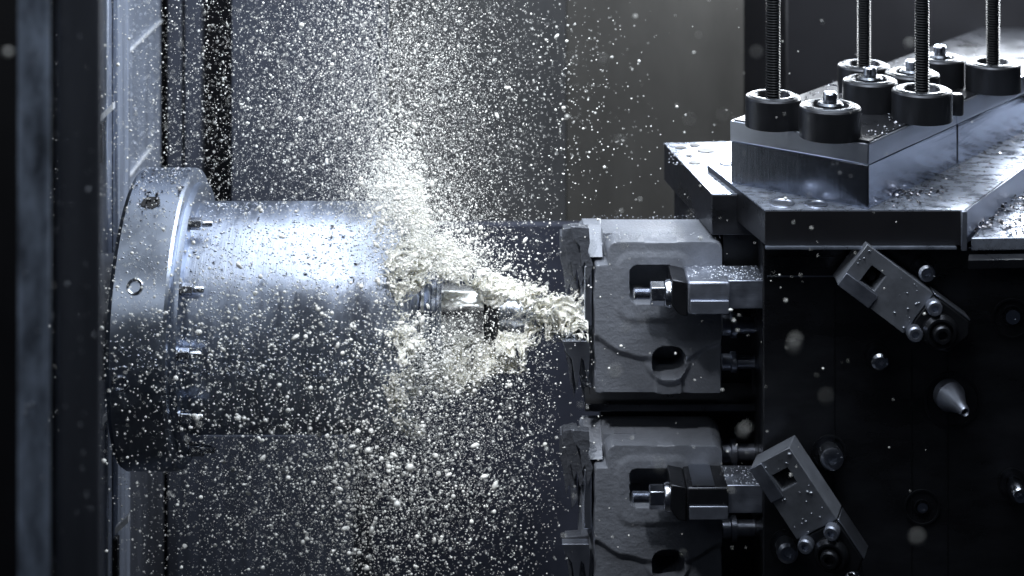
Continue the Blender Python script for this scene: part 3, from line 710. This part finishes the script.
def env_veil(px, py, y):
    # follows the rim of the drum from its top round the camera side to the lower edge
    e = 0
    for a in np.linspace(-35, 100, 15):
        p_ = ringpt(R(a + 0), .112, xd - .002); q_x = 512 + p_.x * 1000 / S(0); q_y = 288 - 1000 * p_.z; q_y3 = p_.y * 1000
        amp = .86 if a > 30 else .58
        e = np.maximum(e, amp * np.exp(-(((px - q_x + 0) / 15) ** 2 + ((py - q_y) / 20) ** 2 + ((y - q_y3) / 20) ** 2)))
    return e + .5 * noise3(np.stack([px, py, y], -1), 78, .05) * (e > .1)
field_mesh(365, 440, 150, 440, -.142, .03, .0010, env_veil, 200, 'coolant_veil', 'ragged curtain of coolant flung off the right rim of the spindle cylinder', 'splash', sheet=.15, fil=.42)

# ============================================================ SPRAY
def sample(n, comps):
    out = []
    wts = np.array([c[0] for c in comps]); wts = wts / wts.sum(); k = rng.choice(len(comps), n, p=wts)
    for i, c in enumerate(comps):
        m = (k == i).sum(); _, cx, cy, sx, sy, ym, ys, rm, rs, rot = c
        a = rng.normal(0, 1, (m, 2)) * (sx, sy); ca, sa = math.cos(rot), math.sin(rot)
        px = cx + a[:, 0] * ca - a[:, 1] * sa; py = cy + a[:, 0] * sa + a[:, 1] * ca
        Y = rng.normal(ym, ys, m); r = rm * np.exp(rng.normal(0, rs, m))
        out.append(np.stack([px, py, Y, r], 1))
    o = np.concatenate(out)
    o = o[(o[:, 2] > -1.1) & (o[:, 2] < .36) & (o[:, 0] > -40) & (o[:, 0] < 1060) & (o[:, 1] > -40) & (o[:, 1] < 620)]
    return o
#        weight cx cy sx sy  Ymean Ysd  r_mm  spread rot
comps = [(8.0, 385, 100, 58, 110, .02, .16, .42, .42, 0.0),
         (6.5, 300, 90, 85, 90, -.02, .19, .46, .45, 0.0),
         (5.5, 445, 100, 55, 95, .05, .12, .29, .38, 0.0),
         (2.8, 420, 240, 26, 24, -.04, .05, .56, .50, 0.2),
         (4.5, 396, 200, 16, 34, -.06, .06, .62, .50, 0.0),
         (2.4, 455, 256, 32, 12, -.03, .04, .52, .50, 0.1),
         (5.0, 415, 355, 34, 34, -.06, .06, .54, .52, 0.0),
         (7.5, 380, 445, 50, 85, -.06, .10, .54, .55, 0.0),
         (7.0, 285, 470, 85, 85, -.08, .10, .48, .52, 0.0),
         (6.0, 445, 460, 60, 80, .06, .12, .46, .48, 0.0),
         (2.5, 240, 330, 70, 70, -.20, .05, .62, .45, 0.0),
         (4.0, 140, 220, 50, 170, -.10, .20, .42, .42, 0.0),
         (3.0, 470, 335, 50, 50, -.05, .06, .50, .50, 0.0),
         (1.6, 540, 110, 60, 90, .05, .18, .48, .48, 0.0),
         (0.9, 520, 440, 30, 100, .00, .15, .50, .48, 0.0),
         (0.45, 680, 280, 150, 190, -.20, .18, .52, .48, 0.0)]
SP = sample(60000, comps)
fine = sample(60000, [(7, 400, 130, 50, 110, .02, .10, .28, .25, 0), (2.2, 430, 225, 34, 36, -.02, .05, .30, .3, .2), (4, 320, 110, 85, 90, .02, .12, .27, .25, 0), (3, 440, 400, 60, 80, .0, .08, .30, .3, 0), (3, 385, 210, 22, 40, -.07, .05, .33, .3, 0), (2, 300, 480, 80, 70, -.05, .08, .30, .3, 0)])
SP = np.concatenate([SP, fine, sample(170, [(3, 390, 480, 50, 50, -.10, .06, 1.7, .25, 0), (2, 290, 440, 70, 80, -.14, .05, 1.3, .3, 0), (1.5, 330, 150, 80, 60, -.05, .1, 1.3, .3, 0), (1, 420, 320, 50, 50, -.12, .03, 1.4, .3, 0)])])
# bigger ones are single objects
C = np.stack([(SP[:, 0] - 512) / 1000 * (D + SP[:, 2]) / D, SP[:, 2], ZC - (ZC - (288 - SP[:, 1]) / 1000) * (D + SP[:, 2]) / D], 1)
rr = np.clip(SP[:, 3], .16, 3.0) * .001
def solid(c):     # keep the spray out of the machine parts
    x, y, z = c.T
    dr_ = np.hypot(y, z - AZ)
    inside = (dr_ < .112) & (x < xd) & (x > xr1 - .01); inside |= (dr_ < .146) & (x < xr1 + .008) & (x > xr0 - .06)
    inside |= (x > X(560, 0)) & (x < X(763, 0)) & (y > CY - .03) & (z < Z(215, 0))
    inside |= (x > X(665, .1)) & (y > YS - .004); inside |= (x < SX) & (y > .0); inside |= (x < -.40) & (y > .06)
    return inside
hid = (SP[:, 0] > 404) & (SP[:, 0] < 488) & (SP[:, 1] > 281) & (SP[:, 1] < 311) & (SP[:, 2] < .02) & (rng.random(len(SP)) < .93)
ok = ~solid(C) & ~hid; C, rr, SP = C[ok], rr[ok], SP[ok]
inview = (SP[:, 0] > 4) & (SP[:, 0] < 1020) & (SP[:, 1] > 4) & (SP[:, 1] < 572)
score = np.where(inview, rr * D / (D + SP[:, 2]), 0)
order = np.argsort(-score); big = order[:262]; rest = order[262:]
shp = np.exp(rng.normal(0, .16, (len(rest), 3)))
rr_, C_r = rr[rest], C[rest]
mid = rr_ > .00085
v, f = join_np([balls(C_r[mid], rr_[mid], ICO[1], shp[mid]), balls(C_r[~mid], rr_[~mid] * 1.12, OCT, shp[~mid])])
mist = np_mesh('coolant_spray', v, f, 'milk'); mist['kind'] = 'stuff'; mist['label'] = 'dense spray of fine white coolant droplets'
# foreground drops seen as soft discs
fg = []
for px, py, r in ((795, 343, 2.6), (615, 372, 2.3), (910, 44, 2.3), (968, 50, 2.2), (8, 52, 2.2), (757, 52, 1.6), (679, 232, 1.6), (603, 60, 1.6), (571, 60, 1.5), (660, 466, 1.8), (744, 430, 2.0), (918, 537, 2.0), (826, 396, 1.2), (690, 120, 1.4), (620, 140, 1.5)):
    Y = random.uniform(-1.0, -.75); fg.append((px, py, Y, r * .8))
for _ in range(23): fg.append((random.uniform(380, 740), random.uniform(10, 560), random.uniform(-.95, -.5), random.uniform(.5, 1.2)))
drop_meshes = []
for k in range(6):
    v, f = ICO[2]; v = v.copy()
    a = np.random.default_rng(k + 50).normal(0, 1, (3, 3)); 
    s = 1 + .16 * np.sin(v @ a[0]) + .10 * np.sin(2.1 * v @ a[1]); v = v * s[:, None]
    if k in (3, 5): v[:, 0] *= 1.7; v[:, 2] *= .8; v[:, 0] += .25 * v[:, 2]
    me = bpy.data.meshes.new('droplet'); me.from_pydata(v.tolist(), [], f.tolist()); me.materials.append(M['milk']); me.shade_smooth(); drop_meshes.append(me)
regions = [
    (lambda x, y, Y: Y < -.45, 'out of focus coolant droplet near the lens, a soft pale disc', 'blurred droplets near the lens'),
    (lambda x, y, Y: x > 556, 'single small droplet flying in front of the castings or the column', 'droplets over the castings'),
    (lambda x, y, Y: y < 200 and x < 232, 'white droplet flying in front of the side wall above the flange ring', 'droplets above the flange ring'),
    (lambda x, y, Y: y < 200, 'white droplet flying in front of the back wall above the spindle', 'droplets above the spindle'),
    (lambda x, y, Y: y < 436 and x < 370, 'white droplet flying in front of the spindle cylinder or its ring', 'droplets over the spindle'),
    (lambda x, y, Y: y < 260, 'white droplet in the thick spray above the tool holder beside the spindle rim', 'droplets above the tool holder'),
    (lambda x, y, Y: 330 < y < 436, 'white droplet in the spray just under the tool holder and splash', 'droplets under the tool holder'),
    (lambda x, y, Y: y < 436, 'white droplet flying around the tool holder beside the splash', 'droplets around the tool holder'),
    (lambda x, y, Y: True, 'white droplet falling in the dark space below the spindle and tool', 'droplets below the spindle')]
def droplet(c, r, px, py, Y, rot=True):
    o = bpy.data.objects.new('droplet', random.choice(drop_meshes)); COL.objects.link(o); o.location = c; o.scale = (r, r, r)
    o.rotation_euler = (random.uniform(-.6, .6), random.uniform(-1.6, 1.6), random.uniform(-.6, .6))
    for t_, l_, g_ in regions:
        if t_(px, py, Y): tag(o, l_, 'droplet', g_); break
for i in big: droplet(C[i], rr[i] * random.choice((1, 1, 1.15)), SP[i, 0], SP[i, 1], SP[i, 2])
for px, py, Y, r in fg: droplet(P(px, py, Y), r * .001, px, py, Y)

# ---- beads of coolant clinging to wet surfaces
parts = []
n = 2600
a = rng.uniform(R(-10), R(95), n); x = rng.uniform(xr1 + .008, xd - .004, n) ; r = np.clip(.00055 * np.exp(rng.normal(0, .45, n)), .0002, .0018)
cpt = np.stack([x, -.1104 * np.cos(a), AZ + .1104 * np.sin(a)], 1); parts.append(balls(cpt, r, ICO[1], np.tile([1.2, .7, .7], (n, 1))))
n = 500; a = rng.uniform(R(0), R(100), n); x = rng.uniform(xr0 + .006, xr1 - .004, n); r = np.clip(.00055 * np.exp(rng.normal(0, .4, n)), .0002, .0015)
parts.append(balls(np.stack([x, -.1432 * np.cos(a), AZ + .1432 * np.sin(a)], 1), r, ICO[1], np.tile([1.1, .7, .7], (n, 1))))
v, f = join_np(parts); o = np_mesh('spindle_beads', v, f, 'bead'); o['kind'] = 'stuff'; o['label'] = 'beads of coolant clinging to the spindle and ring'
parts = []
def flat(n, fn, rm=.0006, mx=.0014):
    pts = np.array([fn() for _ in range(n)]); r = np.clip(rm * np.exp(rng.normal(0, .45, n)), .0002, mx); parts.append(balls(pts, r, ICO[1], np.tile([1.1, 1.1, .55], (n, 1))))
flat(300, lambda: tuple(c0 + dl * random.uniform(.0, Ll) + dr * random.uniform(0, Lr) + Vector((0, 0, zp - z1 + .0014))))
flat(260, lambda: tuple(G(random.uniform(668, 728), random.uniform(145, 165), zr)))
flat(240, lambda: (X(random.uniform(690, 765), -.098), random.uniform(-.09, -.05), Z(282.2, -.098)), .0007)
flat(120, lambda: (X(random.uniform(720, 765), -.098), random.uniform(-.09, -.05), Z(282.5, -.098) - .2055 * S(-.098)), .0006)
def on_clamp(t, x0, x1, z0, z1):
    Mx = Matrix.Translation(t.location) @ t.rotation_euler.to_matrix().to_4x4() @ Matrix.Diagonal((*t.scale, 1))
    return lambda: tuple(Mx @ Vector((random.uniform(x0, x1), -.0263, random.uniform(z0, z1))))
s1 = [o for o in bpy.data.objects if o.name == 'swing_clamp'][0]
for t_ in (s1, s2):
    flat(15, on_clamp(t_, -.018, .020, -.020, .021), .0008, .0018); flat(8, on_clamp(t_, -.053, -.042, -.020, .021), .0008, .0018)
flat(500, lambda: (X(random.uniform(594, 722), CY), random.uniform(-.046, .03), Z(239.8, CY) + .0003), .0004, .0009)

v, f = join_np(parts); o = np_mesh('fixture_beads', v, f, 'bead'); o['kind'] = 'stuff'; o['label'] = 'beads of coolant lying on the fixture plates and clamps'
parts = []
pts = np.array([(X(a_, YD), YD - .005, Z(b_, YD)) for a_, b_ in zip(rng.uniform(19, 98, 120), rng.uniform(-5, 581, 120))])
parts.append(balls(pts, np.clip(.0004 * np.exp(rng.normal(0, .5, 120)), .0002, .0013), ICO[1], np.tile([1., .5, 1.2], (120, 1))))
pts = np.array([(SX + .0005, a_, b_) for a_, b_ in zip(rng.uniform(.14, .49, 1500), rng.uniform(-.13, .35, 1500))])
parts.append(balls(pts, np.clip(.0007 * np.exp(rng.normal(0, .5, 1500)), .0002, .002), ICO[1], np.tile([.5, 1, 1.3], (1500, 1))))
v, f = join_np(parts); o = np_mesh('door_beads', v, f, 'bead'); o['kind'] = 'stuff'; o['label'] = 'beads of coolant on the door frame and side wall'
